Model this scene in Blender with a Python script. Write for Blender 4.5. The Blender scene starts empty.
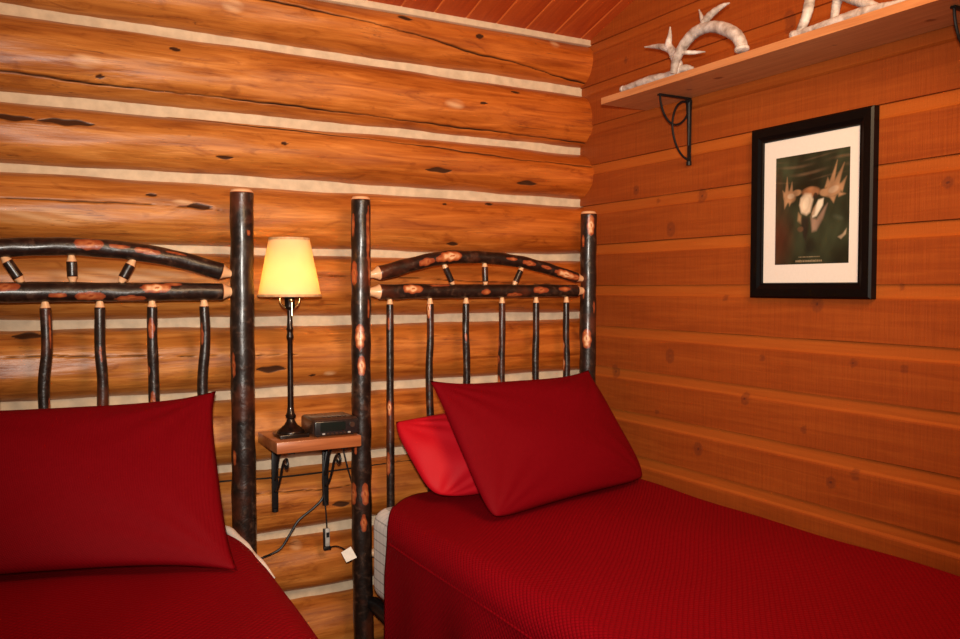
import bpy, bmesh, math, random
import numpy as np
from mathutils import Vector, Matrix

S = bpy.context.scene
COL = S.collection
random.seed(4)
rng = np.random.RandomState(7)

# ------------------------------------------------------------------ camera
YAW, PIT, FPX = math.radians(29.26), math.radians(-2.2), 836.4
CAMZ = 1.38
fw = Vector((math.sin(YAW)*math.cos(PIT), math.cos(YAW)*math.cos(PIT), math.sin(PIT)))
rt = Vector((math.cos(YAW), -math.sin(YAW), 0))
up = rt.cross(fw)
cam_d = bpy.data.cameras.new('camera')
cam_d.sensor_width = 36.0
cam_d.lens = FPX*36.0/960.0
cam_d.clip_start = 0.02
cam = bpy.data.objects.new('camera', cam_d)
M = Matrix((rt, up, -fw)).transposed().to_4x4()
M.translation = Vector((0, 0, CAMZ))
cam.matrix_world = M
COL.objects.link(cam)
S.camera = cam

# ------------------------------------------------------------------ light
w = bpy.data.worlds.new('world'); S.world = w; w.use_nodes = True
bg = w.node_tree.nodes['Background']
bg.inputs['Color'].default_value = (1.0, 0.62, 0.38, 1)
bg.inputs['Strength'].default_value = 0.16

def area(name, loc, target, size, power, color):
    d = bpy.data.lights.new(name, 'AREA'); d.shape = 'DISK'; d.size = size
    d.energy = power; d.color = color
    o = bpy.data.objects.new(name, d); COL.objects.link(o); o.location = loc
    o.rotation_euler = (Vector(target)-Vector(loc)).to_track_quat('-Z', 'Y').to_euler()
    return o
fd = bpy.data.lights.new('camera_flash', 'SPOT'); fd.energy = 360; fd.color = (1.0, .92, .82)
fd.spot_size = math.radians(82); fd.spot_blend = 1.0; fd.shadow_soft_size = .035
fo = bpy.data.objects.new('camera_flash', fd); COL.objects.link(fo); fo.location = (-.02, -.03, 1.50)
fo.rotation_euler = (Vector((1.40, 2.65, 1.60))-fo.location).to_track_quat('-Z', 'Y').to_euler()
area('added_fill_light', (1.0, 0.25, 2.45), (2.1, 2.9, 1.75), 0.9, 44, (1.0, 0.62, 0.32))  # warm fill added to brighten the corner; no fixture belongs to it

S.view_settings.view_transform = 'Standard'
S.view_settings.look = 'None'
S.view_settings.gamma = 1.0
S.view_settings.use_curve_mapping = False
S.view_settings.exposure = 0.0

# ------------------------------------------------------------------ helpers
def tag(o, label=None, cat=None, group=None, kind=None):
    if label: o['label'] = label
    if cat: o['category'] = cat
    if group: o['group'] = group
    if kind: o['kind'] = kind
    return o

def empty(name, loc, label, cat, group=None):
    o = bpy.data.objects.new(name, None); COL.objects.link(o)
    o.location = loc; o.empty_display_size = 0.05
    return tag(o, label, cat, group)

def link(name, me, mat, parent=None, smooth=True):
    if mat is not None: me.materials.append(mat)
    o = bpy.data.objects.new(name, me); COL.objects.link(o)
    if parent is not None:
        o.parent = parent
        o.matrix_parent_inverse = Matrix.Translation(-Vector(parent.location))
    me.polygons.foreach_set('use_smooth', [bool(smooth)]*len(me.polygons))
    me.update()
    return o

def npmesh(name, V, F, attrs=None):
    me = bpy.data.meshes.new(name)
    V = np.asarray(V, dtype=np.float32); F = np.asarray(F, dtype=np.int32)
    me.vertices.add(len(V)); me.vertices.foreach_set('co', V.ravel())
    n, k = F.shape
    me.loops.add(n*k); me.loops.foreach_set('vertex_index', F.ravel())
    me.polygons.add(n); me.polygons.foreach_set('loop_start', np.arange(0, n*k, k, dtype=np.int32))
    me.update(calc_edges=True); me.validate()
    for a, v in (attrs or {}).items():
        v = np.asarray(v, dtype=np.float32)
        if v.ndim == 2:
            at = me.attributes.new(a, 'FLOAT_COLOR', 'POINT')
            at.data.foreach_set('color', np.c_[v, np.ones(len(v))].astype(np.float32).ravel())
        else:
            at = me.attributes.new(a, 'FLOAT', 'POINT'); at.data.foreach_set('value', v)
    return me

def grid_faces(nu, nv, off=0, closed_v=False, flip=False):
    F = []
    i = np.arange(nu-1)[:, None]
    m = nv if closed_v else nv-1
    j = np.arange(m)[None, :]
    a = i*nv+j; b = i*nv+(j+1) % nv; c = (i+1)*nv+(j+1) % nv; d = (i+1)*nv+j
    q = np.stack([a+0*b, b+0*a, c, d], -1).reshape(-1, 4)+off
    if flip: q = q[:, ::-1]
    return q

def smoothstep(x): 
    x = np.clip(x, 0, 1); return x*x*(3-2*x)

class MB:
    def __init__(s): s.bm = bmesh.new()
    def box(s, lo, hi, bevel=0, seg=2):
        r = bmesh.ops.create_cube(s.bm, size=1)
        lo, hi = Vector(lo), Vector(hi); c = (lo+hi)/2; d = hi-lo
        for v in r['verts']: v.co = Vector((v.co.x*d.x, v.co.y*d.y, v.co.z*d.z))+c
        if bevel:
            es = list({e for v in r['verts'] for e in v.link_edges})
            bmesh.ops.bevel(s.bm, geom=es, offset=bevel, segments=seg, profile=.5, affect='EDGES')
        return s
    def tube(s, pts, rad, n=10):
        pts = [Vector(p) for p in pts]
        if not hasattr(rad, '__len__'): rad = [rad]*len(pts)
        N = None; rings = []
        for i, p in enumerate(pts):
            T = (pts[min(i+1, len(pts)-1)]-pts[max(i-1, 0)]).normalized()
            if N is None: N = T.orthogonal().normalized()
            N = (N-T*N.dot(T)).normalized(); B = T.cross(N)
            rings.append([s.bm.verts.new(p+(N*math.cos(2*math.pi*k/n)+B*math.sin(2*math.pi*k/n))*rad[i]) for k in range(n)])
        for a, b in zip(rings, rings[1:]):
            for k in range(n): s.bm.faces.new((a[k], a[(k+1) % n], b[(k+1) % n], b[k]))
        s.bm.faces.new(rings[0][::-1]); s.bm.faces.new(rings[-1])
        return s
    def lathe(s, c, prof, n=40):
        c = Vector(c); rings = []
        for r, z in prof:
            rings.append([s.bm.verts.new(c+Vector((r*math.cos(2*math.pi*k/n), r*math.sin(2*math.pi*k/n), z))) for k in range(n)])
        for a, b in zip(rings, rings[1:]):
            for k in range(n): s.bm.faces.new((a[k], a[(k+1) % n], b[(k+1) % n], b[k]))
        if prof[0][0] > 1e-4: s.bm.faces.new(rings[0][::-1])
        if prof[-1][0] > 1e-4: s.bm.faces.new(rings[-1])
        return s
    def build(s, name, mat, parent=None, smooth=True):
        bmesh.ops.recalc_face_normals(s.bm, faces=s.bm.faces)
        me = bpy.data.meshes.new(name); s.bm.to_mesh(me); s.bm.free()
        o = link(name, me, mat, parent, smooth)
        if smooth:
            try: me.set_sharp_from_angle(angle=math.radians(40))
            except Exception: pass
        return o

def spline(pts, n):
    """Catmull-Rom through points, n samples per span (columns beyond 3 follow along)."""
    P = np.array(pts, float); P = np.vstack([2*P[0]-P[1], P, 2*P[-1]-P[-2]])
    out = []
    for i in range(1, len(P)-2):
        for t in np.linspace(0, 1, n, endpoint=False):
            a, b, c, d = P[i-1:i+3]
            out.append(.5*(2*b+(c-a)*t+(2*a-5*b+4*c-d)*t*t+(3*b-a-3*c+d)*t**3))
    out.append(P[-2]); return np.array(out)

# ------------------------------------------------------------------ materials
def new_mat(name):
    m = bpy.data.materials.new(name); m.use_nodes = True
    nt = m.node_tree; b = nt.nodes['Principled BSDF']
    return m, nt, b
def N(nt, t, **kw):
    n = nt.nodes.new(t)
    for k, v in kw.items():
        if k.startswith('_'): setattr(n, k[1:], v)
        else: n.inputs[k.replace('__', ' ')].default_value = v
    return n
def ramp(nt, src, stops):
    r = nt.nodes.new('ShaderNodeValToRGB'); e = r.color_ramp.elements
    while len(e) < len(stops): e.new(0.5)
    for el, (p, c) in zip(e, stops): el.position = p; el.color = (*c, 1)
    nt.links.new(src, r.inputs['Fac']); return r.outputs['Color']
def mix(nt, fac, a, b, mode='MIX'):
    m = nt.nodes.new('ShaderNodeMix'); m.data_type = 'RGBA'; m.blend_type = mode
    if hasattr(fac, 'default_value') or hasattr(fac, 'node'): nt.links.new(fac, m.inputs[0])
    else: m.inputs[0].default_value = fac
    for s, i in ((a, 6), (b, 7)):
        if isinstance(s, tuple): m.inputs[i].default_value = (*s, 1)
        else: nt.links.new(s, m.inputs[i])
    return m.outputs[2]
def math_(nt, op, a, b=None, clamp=False):
    m = nt.nodes.new('ShaderNodeMath'); m.operation = op; m.use_clamp = clamp
    for i, s in enumerate((a, b)):
        if s is None: continue
        if isinstance(s, (int, float)): m.inputs[i].default_value = s
        else: nt.links.new(s, m.inputs[i])
    return m.outputs[0]
def coords(nt, scale=(1, 1, 1), loc=(0, 0, 0), which='Object'):
    tc = nt.nodes.new('ShaderNodeTexCoord'); mp = nt.nodes.new('ShaderNodeMapping')
    mp.inputs['Scale'].default_value = scale; mp.inputs['Location'].default_value = loc
    nt.links.new(tc.outputs[which], mp.inputs['Vector']); return mp.outputs['Vector']
def noise(nt, vec, scale, detail=4, rough=.5, dist=0):
    n = nt.nodes.new('ShaderNodeTexNoise'); nt.links.new(vec, n.inputs['Vector'])
    n.inputs['Scale'].default_value = scale; n.inputs['Detail'].default_value = detail
    n.inputs['Roughness'].default_value = rough; n.inputs['Distortion'].default_value = dist
    return n.outputs['Fac']
def attr(nt, name):
    a = nt.nodes.new('ShaderNodeAttribute'); a.attribute_name = name; return a
def bump(nt, b, h, strength, dist=.01):
    n = nt.nodes.new('ShaderNodeBump'); n.inputs['Strength'].default_value = strength
    n.inputs['Distance'].default_value = dist
    nt.links.new(h, n.inputs['Height']); nt.links.new(n.outputs['Normal'], b.inputs['Normal'])

def plain(name, col, rough=.5, metal=0., coat=0., nscale=40., nstr=.12, var=.25):
    m, nt, b = new_mat(name)
    v = coords(nt); f = noise(nt, v, nscale, 3)
    c = ramp(nt, f, [(.3, tuple(x*(1-var) for x in col)), (.7, tuple(min(1, x*(1+var)) for x in col))])
    nt.links.new(c, b.inputs['Base Color'])
    b.inputs['Roughness'].default_value = rough; b.inputs['Metallic'].default_value = metal
    b.inputs['Coat Weight'].default_value = coat
    bump(nt, b, f, nstr, .002)
    return m

def dull(m, v):
    m.node_tree.nodes['Principled BSDF'].inputs['Specular IOR Level'].default_value = v
    return m

def mat_log():
    m, nt, b = new_mat('varnished_log')
    g1 = noise(nt, coords(nt, (1.1, 5, 15)), 2.4, 5, .55, .9)
    g2 = noise(nt, coords(nt, (.5, 2, 4.1), (3.1, 0, 0)), 2.2, 3, .5, .3)
    g3 = noise(nt, coords(nt, (1.6, 10, 85)), 3.0, 4, .6, .3)
    c = ramp(nt, g1, [(.25, (.25, .066, .010)), (.42, (.40, .132, .022)), (.56, (.51, .188, .034)), (.75, (.68, .290, .070))])
    c = mix(nt, .55, c, ramp(nt, g2, [(.30, (.60, .50, .42)), (.5, (.9, .88, .84)), (.70, (1.0, 1.0, 1.0))]), 'MULTIPLY')
    g4 = noise(nt, coords(nt, (3.5, 9, 11), (7, 1, 2)), 2.0, 5, .6, 1.2)
    c = mix(nt, .8, c, ramp(nt, g4, [(.30, (.55, .42, .34)), (.45, (.95, .93, .90)), (.62, (1, 1, 1))]), 'MULTIPLY')
    c = mix(nt, .35, c, ramp(nt, g3, [(.33, (.62, .50, .40)), (.50, (1, 1, 1))]), 'MULTIPLY')
    # flash and lamp falloff painted into the log colour: redder towards the corner
    tc = nt.nodes.new('ShaderNodeTexCoord'); sx = nt.nodes.new('ShaderNodeSeparateXYZ'); nt.links.new(tc.outputs['Object'], sx.inputs[0])
    redf = math_(nt, 'MULTIPLY', math_(nt, 'SUBTRACT', sx.outputs['X'], .45), .55, True)
    c = mix(nt, redf, c, mix(nt, 1.0, c, (1.0, .62, .33), 'MULTIPLY'))
    # greyish weathered bands and pale scraped spots
    c = mix(nt, math_(nt, 'MULTIPLY', attr(nt, 'pale').outputs['Fac'], .62), c, (.74, .46, .24))
    kn = attr(nt, 'knot').outputs['Fac']
    c = mix(nt, ramp(nt, kn, [(.02, (0, 0, 0)), (.30, (.5, .5, .5)), (.55, (1, 1, 1))]), c, (.055, .020, .009))
    c = mix(nt, attr(nt, 'crack').outputs['Fac'], c, (.026, .010, .006))
    nt.links.new(c, b.inputs['Base Color'])
    r = ramp(nt, g2, [(.3, (.34,)*3), (.7, (.50,)*3)]); nt.links.new(r, b.inputs['Roughness'])
    hl = noise(nt, coords(nt, (.9, 12, 34), (1, 4, 9)), 2.6, 3, .5, 1.0)
    hm = noise(nt, coords(nt, (2.2, 4, 7), (8, 4, 9)), 1.6, 2)
    hair = math_(nt, 'MULTIPLY', math_(nt, 'LESS_THAN', math_(nt, 'ABSOLUTE', math_(nt, 'SUBTRACT', hl, .5)), .0075), ramp(nt, hm, [(.50, (0, 0, 0)), (.60, (.65,)*3)]))
    c = mix(nt, hair, c, (.10, .032, .012)); nt.links.new(c, b.inputs['Base Color'])
    clean = math_(nt, 'SUBTRACT', 1.0, math_(nt, 'ADD', kn, attr(nt, 'crack').outputs['Fac'], True), True)
    nt.links.new(math_(nt, 'MULTIPLY', clean, .12), b.inputs['Coat Weight']); b.inputs['Coat Roughness'].default_value = .30
    nt.links.new(math_(nt, 'MULTIPLY', clean, .38), b.inputs['Specular IOR Level'])
    h = math_(nt, 'ADD', g1, math_(nt, 'MULTIPLY', noise(nt, coords(nt, (6, 30, 60)), 2.0, 5, .6), .6))
    h = math_(nt, 'ADD', h, math_(nt, 'MULTIPLY', noise(nt, coords(nt, (3, 8, 12)), 2.2, 3, .5), 1.6))
    bump(nt, b, h, .25, .008)
    return m

def mat_board(name, horiz_axis='Y', redder=False):
    m, nt, b = new_mat(name)
    sc = (6, .8, 16) if horiz_axis == 'Y' else (16, .8, 6)
    if name == 'ceiling_board': sc = (16, .8, 4)
    g1 = noise(nt, coords(nt, sc), 3.0, 5, .55, .8)
    g2 = noise(nt, coords(nt, (3, .6, 3.2)), 1.6, 2)
    saw = noise(nt, coords(nt, (30, 120, 3)), 2.0, 3, .6)
    if redder: st = [(.3, (.34, .040, .005)), (.55, (.42, .056, .007)), (.75, (.50, .080, .010))]
    else: st = [(.28, (.27, .050, .0055)), (.5, (.31, .061, .0070)), (.72, (.36, .078, .0095))]
    c = ramp(nt, g1, st)
    c = mix(nt, .5, c, ramp(nt, g2, [(.3, (.78, .70, .66)), (.7, (1, 1, 1))]), 'MULTIPLY')
    c = mix(nt, .40, c, ramp(nt, saw, [(.35, (.70, .62, .55)), (.6, (1, 1, 1))]), 'MULTIPLY')
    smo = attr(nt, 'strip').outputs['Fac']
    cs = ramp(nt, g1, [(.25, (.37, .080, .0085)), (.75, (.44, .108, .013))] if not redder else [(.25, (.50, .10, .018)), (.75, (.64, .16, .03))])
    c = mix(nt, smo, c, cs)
    kn = attr(nt, 'knot').outputs['Fac']
    c = mix(nt, ramp(nt, kn, [(.02, (0, 0, 0)), (.25, (.45,)*3), (.5, (.5,)*3), (.65, (1, 1, 1))]), c, (.11, .022, .008))
    nt.links.new(c, b.inputs['Base Color'])
    b.inputs['Roughness'].default_value = .55; b.inputs['Specular IOR Level'].default_value = .3
    b.inputs['Coat Weight'].default_value = .0; b.inputs['Coat Roughness'].default_value = .3
    bump(nt, b, math_(nt, 'ADD', saw, g1), .22, .004)
    return m

def mat_bark():
    m, nt, b = new_mat('hickory_bark')
    n1 = noise(nt, coords(nt), 38, 5, .6, .5)
    n2 = noise(nt, coords(nt, (1, 1, 1), (5, 2, 1)), 7, 3)
    bark = ramp(nt, n1, [(.3, (.005, .0028, .0022)), (.55, (.016, .0075, .005)), (.72, (.065, .033, .020))])
    bark = mix(nt, ramp(nt, n2, [(.55, (0, 0, 0)), (.68, (.7, .7, .7))]), bark, (.10, .022, .008))
    p = attr(nt, 'peel').outputs['Fac']
    p = math_(nt, 'ADD', p, math_(nt, 'MULTIPLY', math_(nt, 'SUBTRACT', n1, .5), math_(nt, 'MULTIPLY', math_(nt, 'LESS_THAN', p, .93), .22)))
    pc = ramp(nt, p, [(.0, (.13, .026, .010)), (.35, (.26, .050, .014)), (.60, (.45, .14, .042)), (.82, (.74, .42, .22))])
    c = mix(nt, ramp(nt, p, [(.14, (0, 0, 0)), (.20, (1, 1, 1))]), bark, pc)
    nt.links.new(c, b.inputs['Base Color'])
    b.inputs['Roughness'].default_value = .36; b.inputs['Specular IOR Level'].default_value = .4
    b.inputs['Coat Weight'].default_value = .25; b.inputs['Coat Roughness'].default_value = .20
    bump(nt, b, n1, .55, .004)
    return m

def mat_quilt(name, c0, c1, cell, sheen=.25, rough=.62, bs=.5):
    m, nt, b = new_mat(name)
    v = coords(nt); sx = nt.nodes.new('ShaderNodeSeparateXYZ'); nt.links.new(v, sx.inputs[0])
    k = math.pi/cell
    uz = math_(nt, 'ADD', sx.outputs['X'], sx.outputs['Z'])
    a = math_(nt, 'SINE', math_(nt, 'MULTIPLY', math_(nt, 'ADD', uz, sx.outputs['Y']), k))
    d = math_(nt, 'SINE', math_(nt, 'MULTIPLY', math_(nt, 'SUBTRACT', uz, sx.outputs['Y']), k))
    h = math_(nt, 'POWER', math_(nt, 'ABSOLUTE', math_(nt, 'MULTIPLY', a, d)), .45)
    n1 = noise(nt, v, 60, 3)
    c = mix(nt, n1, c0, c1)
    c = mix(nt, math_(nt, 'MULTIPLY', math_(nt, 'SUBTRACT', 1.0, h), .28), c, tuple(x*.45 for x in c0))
    nt.links.new(c, b.inputs['Base Color'])
    b.inputs['Roughness'].default_value = rough
    b.inputs['Sheen Weight'].default_value = sheen; b.inputs['Sheen Roughness'].default_value = .4
    b.inputs['Sheen Tint'].default_value = (1, .25, .3, 1)
    b.inputs['Specular IOR Level'].default_value = .05
    bump(nt, b, h, bs, .004)
    return m

def mat_cloth(name, c0, c1, sheen=.2, rough=.65):
    m, nt, b = new_mat(name)
    v = coords(nt); n1 = noise(nt, v, 14, 3); n2 = noise(nt, v, 300, 2)
    nt.links.new(mix(nt, n1, c0, c1), b.inputs['Base Color'])
    b.inputs['Roughness'].default_value = rough
    b.inputs['Sheen Weight'].default_value = sheen; b.inputs['Sheen Tint'].default_value = (1, .25, .3, 1)
    b.inputs['Specular IOR Level'].default_value = .15
    bump(nt, b, n2, .35, .001)
    return m

def mat_sheet():
    m, nt, b = new_mat('grid_sheet')
    v = coords(nt); sx = nt.nodes.new('ShaderNodeSeparateXYZ'); nt.links.new(v, sx.inputs[0])
    def line(s, p, wd, ph):
        fr = math_(nt, 'FRACT', math_(nt, 'ADD', math_(nt, 'MULTIPLY', s, 1/p), ph))
        return math_(nt, 'LESS_THAN', fr, wd)
    lz = line(sx.outputs['Z'], .034, .13, .1); ly = line(math_(nt, 'ADD', sx.outputs['X'], sx.outputs['Y']), .030, .10, .3)
    g = math_(nt, 'ADD', math_(nt, 'MULTIPLY', lz, .55), math_(nt, 'MULTIPLY', ly, .30), True)
    nt.links.new(mix(nt, g, (.82, .78, .72), (.20, .19, .18)), b.inputs['Base Color'])
    b.inputs['Roughness'].default_value = .8
    bump(nt, b, noise(nt, v, 12, 3), .3, .01)
    return m

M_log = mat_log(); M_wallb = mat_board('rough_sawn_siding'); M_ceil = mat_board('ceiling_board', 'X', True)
M_bark = mat_bark()
M_chink = plain('chinking', (.56, .43, .29), .85, nscale=30, nstr=.5, var=.12)
M_shelf = None
def mat_plank(name, st, ax, rough=.42, coat=.2):
    m, nt, b = new_mat(name)
    sc = {'X': (1.2, 18, 18), 'Y': (18, 1.2, 18)}[ax]
    g = noise(nt, coords(nt, sc), 2.5, 5, .55, 1.2)
    c = ramp(nt, g, st)
    kn = attr(nt, 'knot').outputs['Fac']
    c = mix(nt, ramp(nt, kn, [(.02, (0, 0, 0)), (.5, (.8, .8, .8))]), c, (.16, .035, .012))
    nt.links.new(c, b.inputs['Base Color'])
    b.inputs['Roughness'].default_value = rough; b.inputs['Coat Weight'].default_value = coat
    bump(nt, b, g, .12, .004); return m
M_shelf = mat_plank('shelf_pine', [(.3, (.43, .16, .055)), (.7, (.58, .25, .095))], 'Y', .5)
M_table = mat_plank('table_slab_wood', [(.3, (.26, .072, .022)), (.7, (.46, .15, .05))], 'X', .35, .3)
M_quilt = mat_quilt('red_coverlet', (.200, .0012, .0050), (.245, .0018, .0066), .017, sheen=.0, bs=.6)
M_sham = mat_quilt('red_sham', (.150, .0010, .0038), (.178, .0016, .0052), .0065, sheen=.0, bs=.25)
M_redsheet = mat_cloth('bright_red_pillowcase', (.40, .003, .009), (.48, .005, .013), .0, .6)
M_sheet = mat_sheet()
M_white = plain('white_cotton', (.80, .74, .66), .8, nscale=80, nstr=.3, var=.05)
M_black = plain('black_iron', (.012, .010, .010), .42, .3, nscale=80)
M_bronze = plain('dark_bronze', (.020, .011, .008), .30, .6, .3, nscale=60, var=.4)
M_brass = plain('brass', (.83, .50, .18), .25, 1., nscale=50, nstr=.03, var=.1)
M_plastic = plain('black_plastic', (.014, .012, .012), .28, 0, .3, nscale=120, nstr=.04)
M_plastic2 = plain('radio_top_plastic', (.045, .022, .014), .30, 0, .2, nscale=120, nstr=.04)
M_disp = plain('dark_display', (.006, .012, .010), .12, nscale=10, nstr=0)
M_grey = plain('grey_plastic', (.35, .34, .32), .4, nscale=60, nstr=.04)
M_frame = plain('black_lacquer', (.0015, .0012, .0015), .38, 0, .0, nscale=30, nstr=.04)
dull(M_frame, .18); dull(M_black, .3)
M_matb = plain('mat_board', (.74, .68, .61), .85, nscale=120, nstr=.05, var=.02)
M_antler = None
def mat_antler():
    m, nt, b = new_mat('weathered_antler')
    n1 = noise(nt, coords(nt), 26, 4, .6, .4); n2 = noise(nt, coords(nt), 120, 3)
    c = ramp(nt, n1, [(.30, (.20, .15, .125)), (.48, (.42, .355, .315)), (.68, (.64, .59, .56))])
    nt.links.new(c, b.inputs['Base Color']); b.inputs['Roughness'].default_value = .6
    bump(nt, b, n2, .3, .002); return m
M_antler = mat_antler()
M_brown_antler = plain('brown_antler', (.26, .16, .095), .6, nscale=30, nstr=.3, var=.5)
def mat_shade():
    m, nt, b = new_mat('parchment_shade')
    out = nt.nodes['Material Output']; nt.nodes.remove(b)
    d = N(nt, 'ShaderNodeBsdfDiffuse'); t = N(nt, 'ShaderNodeBsdfTranslucent'); ms = nt.nodes.new('ShaderNodeMixShader')
    c = ramp(nt, noise(nt, coords(nt), 8, 2), [(.3, (.92, .72, .44)), (.7, (.94, .78, .52))])
    nt.links.new(c, d.inputs['Color']); nt.links.new(mix(nt, 1.0, c, (.50, .45, .40), 'MULTIPLY'), t.inputs['Color'])
    ms.inputs[0].default_value = .5
    nt.links.new(d.outputs[0], ms.inputs[1]); nt.links.new(t.outputs[0], ms.inputs[2])
    nt.links.new(ms.outputs[0], out.inputs['Surface']); return m
M_shade = mat_shade()
M_trimshade = plain('shade_binding', (.52, .30, .14), .5, nscale=50)
def mat_bulb():
    m, nt, b = new_mat('lit_bulb')
    b.inputs['Base Color'].default_value = (1, .9, .7, 1)
    b.inputs['Emission Color'].default_value = (1, .66, .17, 1); b.inputs['Emission Strength'].default_value = 210
    v = noise(nt, coords(nt), 5, 1); bump(nt, b, v, .01, .001)
    return m
M_bulb = mat_bulb()
def mat_print():
    m, nt, b = new_mat('poster_print')
    a = attr(nt, 'paint'); nt.links.new(a.outputs['Color'], b.inputs['Base Color'])
    b.inputs['Roughness'].default_value = .4; return m
M_print = mat_print()
M_floor = mat_plank('floor_boards', [(.3, (.16, .06, .02)), (.7, (.27, .11, .04))], 'Y', .4)

# ------------------------------------------------------------------ structure
WX = 2.19          # face of the boarded wall
CH = [2.455, 2.238, 1.975, 1.752, 1.509, 1.259, .999, .735, .477, .242]
X0, X1 = -1.3, 2.215
CR = [[(.2, 2.385), (0.793, 2.375), (0.981, 2.366), (1.133, 2.357), (1.211, 2.352), (1.362, 2.341), (1.526, 2.319), (1.641, 2.305), (1.816, 2.298), (2.017, 2.275), (2.24, 2.262)],
      [(-1.3, 2.05), (-0.017, 2.036), (0.32, 2.028), (0.613, 2.029), (0.992, 2.025), (1.187, 2.023), (1.44, 2.018), (1.76, 2.014), (2.24, 2.006)],
      [(-1.3, 1.97), (-0.019, 1.964), (0.262, 1.960), (0.615, 1.950), (0.99, 1.941), (1.179, 1.933), (1.498, 1.921), (1.553, 1.915), (1.826, 1.903), (2.24, 1.898)],
      [(-1.3, 1.66), (-0.024, 1.650), (0.252, 1.651), (0.517, 1.651), (0.607, 1.644), (.66, 1.63)],
      [(.9, 1.425), (1.3, 1.418), (1.7, 1.40), (2.0, 1.392)], [(-.3, 1.17), (.1, 1.165), (.5, 1.150), (.9, 1.140)], [(.7, .655), (1.0, .640), (1.2, .65)]]
CW = [.0034, .0028, .0028, .0018, .0013, .0014, .0014]
KN = [(0.007, 1.895, 0.070, 0.012), (0.162, 1.896, 0.085, 0.013), (0.559, 1.652, 0.042, 0.013), (0.409, 1.683, 0.019, 0.007), (0.645, 1.824, 0.03, 0.007), (1.321, 2.4, 0.03, 0.012), (1.639, 2.375, 0.019, 0.014), (1.459, 1.835, 0.057, 0.012), (1.869, 1.811, 0.049, 0.011), (1.82, 2.180, 0.023, 0.007), (1.654, 2.112, 0.019, 0.007), (1.707, 1.720, 0.019, 0.009), (1.497, 1.708, 0.011, 0.006), (1.529, 1.552, 0.026, 0.009), (0.794, 1.092, 0.055, 0.015), (0.043, 1.228, 0.045, 0.012), (1.049, 0.58, 0.034, 0.014), (0.488, 2.168, 0.019, 0.010), (0.259, 2.049, 0.011, 0.009), (0.85, 1.888, 0.011, 0.009), (-.6, 2.1, .03, .01), (-.9, 1.6, .04, .012), (.95, 1.06, .012, .006)]
PL = [(0.675, 2.335, 0.040, 0.024), (0.505, 1.664, 0.038, 0.011), (2.006, 2.398, 0.025, 0.020), (1.525, 2.095, 0.045, 0.022), (0.89, 0.44, 0.026, 0.016), (1.015, 1.066, 0.026, 0.011), (.22, 2.09, .05, .025), (.3, 1.42, .25, .025), (.1, 1.60, .2, .03)]

def wob(x, seed, amp):
    r = np.random.RandomState(seed); o = 0
    for k, f in enumerate((1.3, 2.9, 6.1, 11., 19.)):
        o = o+np.sin(x*f+r.rand()*6.28)*amp*(.9/(1+k*.8))*r.uniform(.5, 1)
    return o
xs = np.arange(X0, X1+.004, .008); nx = len(xs)
edges = CH+[-.02]
V = []; F = []; A = dict(crack=[], knot=[], pale=[]); off = 0
for i, (zt, zb) in enumerate(zip(edges, edges[1:])):
    top = zt-.0145+wob(xs, 30+i, .0048); bot = zb+.0145+wob(xs, 60+i, .0048)
    nt_ = 88; t = np.sin(np.linspace(-math.pi/2, math.pi/2, nt_))*.55+np.linspace(-1, 1, nt_)*.45
    Z = (top+bot)[:, None]/2+(top-bot)[:, None]/2*t[None, :]
    X = np.repeat(xs[:, None], nt_, 1)
    bulge = .100+wob(xs, 90+i, .004)
    Y = 3.022-bulge[:, None]*(1-np.abs(t[None, :])**2.2)**.6
    # lumpy hand-peeled surface
    Y = Y+.0022*np.sin(X*5+Z*40+i)+.0018*np.sin(X*13-Z*63+i*2)
    crack = np.zeros_like(X); knot = np.zeros_like(X); pale = np.zeros_like(X)
    for c, cw in zip(CR, CW):
        c = np.array(c)
        zz = np.interp(X, c[:, 0], c[:, 1])+.0010*np.sin(X*23)+.0007*np.sin(X*71)
        ends = smoothstep((X-c[0, 0])/.12)*smoothstep((c[-1, 0]-X)/.12)
        wd = cw*(.35+.65*ends)*(.8+.35*np.sin(X*9))
        g = np.clip(1.5-np.abs(Z-zz)/wd, 0, 1)*(ends > 0)
        crack = np.maximum(crack, g)
    for (kx, kz, ha, hb) in KN:
        dx = (X-kx)/ha; dz = (Z-kz+.15*hb*np.sin(X*90))/hb
        v = 1-np.abs(dz)/np.maximum(1-dx**2, .001); v = np.where(np.abs(dx) < 1, v, 0)
        knot = np.maximum(knot, np.clip(v*1.6, 0, 1))
    for (kx, kz, ha, hb) in PL:
        pale = np.maximum(pale, np.clip(1.1-((X-kx)/ha)**2-((Z-kz)/hb)**2, 0, 1)*(.65+.35*np.sin(X*40+Z*200)))
    Y = Y+.006*crack+.003*knot
    V.append(np.stack([X, Y, Z], -1).reshape(-1, 3)); F.append(grid_faces(nx, nt_, off)); off += nx*nt_
    A['crack'].append(crack.ravel()); A['knot'].append(knot.ravel()); A['pale'].append(pale.ravel())
me = npmesh('wall_back', np.vstack(V), np.vstack(F), {k: np.concatenate(v) for k, v in A.items()})
wall_back = tag(link('wall_back', me, M_log), kind='structure', label='log wall with pale chinking behind the beds')
# chinking
V = []; F = []; off = 0
for i, z in enumerate(CH[1:]):
    t = np.linspace(-1, 1, 9)
    Z = z+.034*t[None, :]+0*xs[:, None]; X = np.repeat(xs[:, None], 9, 1)
    Y = 3.004+.006*(1-t[None, :]**2)+.0015*np.sin(X*21+i)+.001*np.sin(X*67+Z*90)
    V.append(np.stack([X, Y, Z], -1).reshape(-1, 3)); F.append(grid_faces(nx, 9, off)); off += nx*9
tag(link('trim_1', npmesh('trim_1', np.vstack(V), np.vstack(F)), M_chink), kind='structure', label='pale chinking strips between the logs')
MB().box((X0, 3.03, -.02), (X1+.05, 3.08, 2.47)).build('wall_backing', M_log, wall_back, False)

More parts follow.
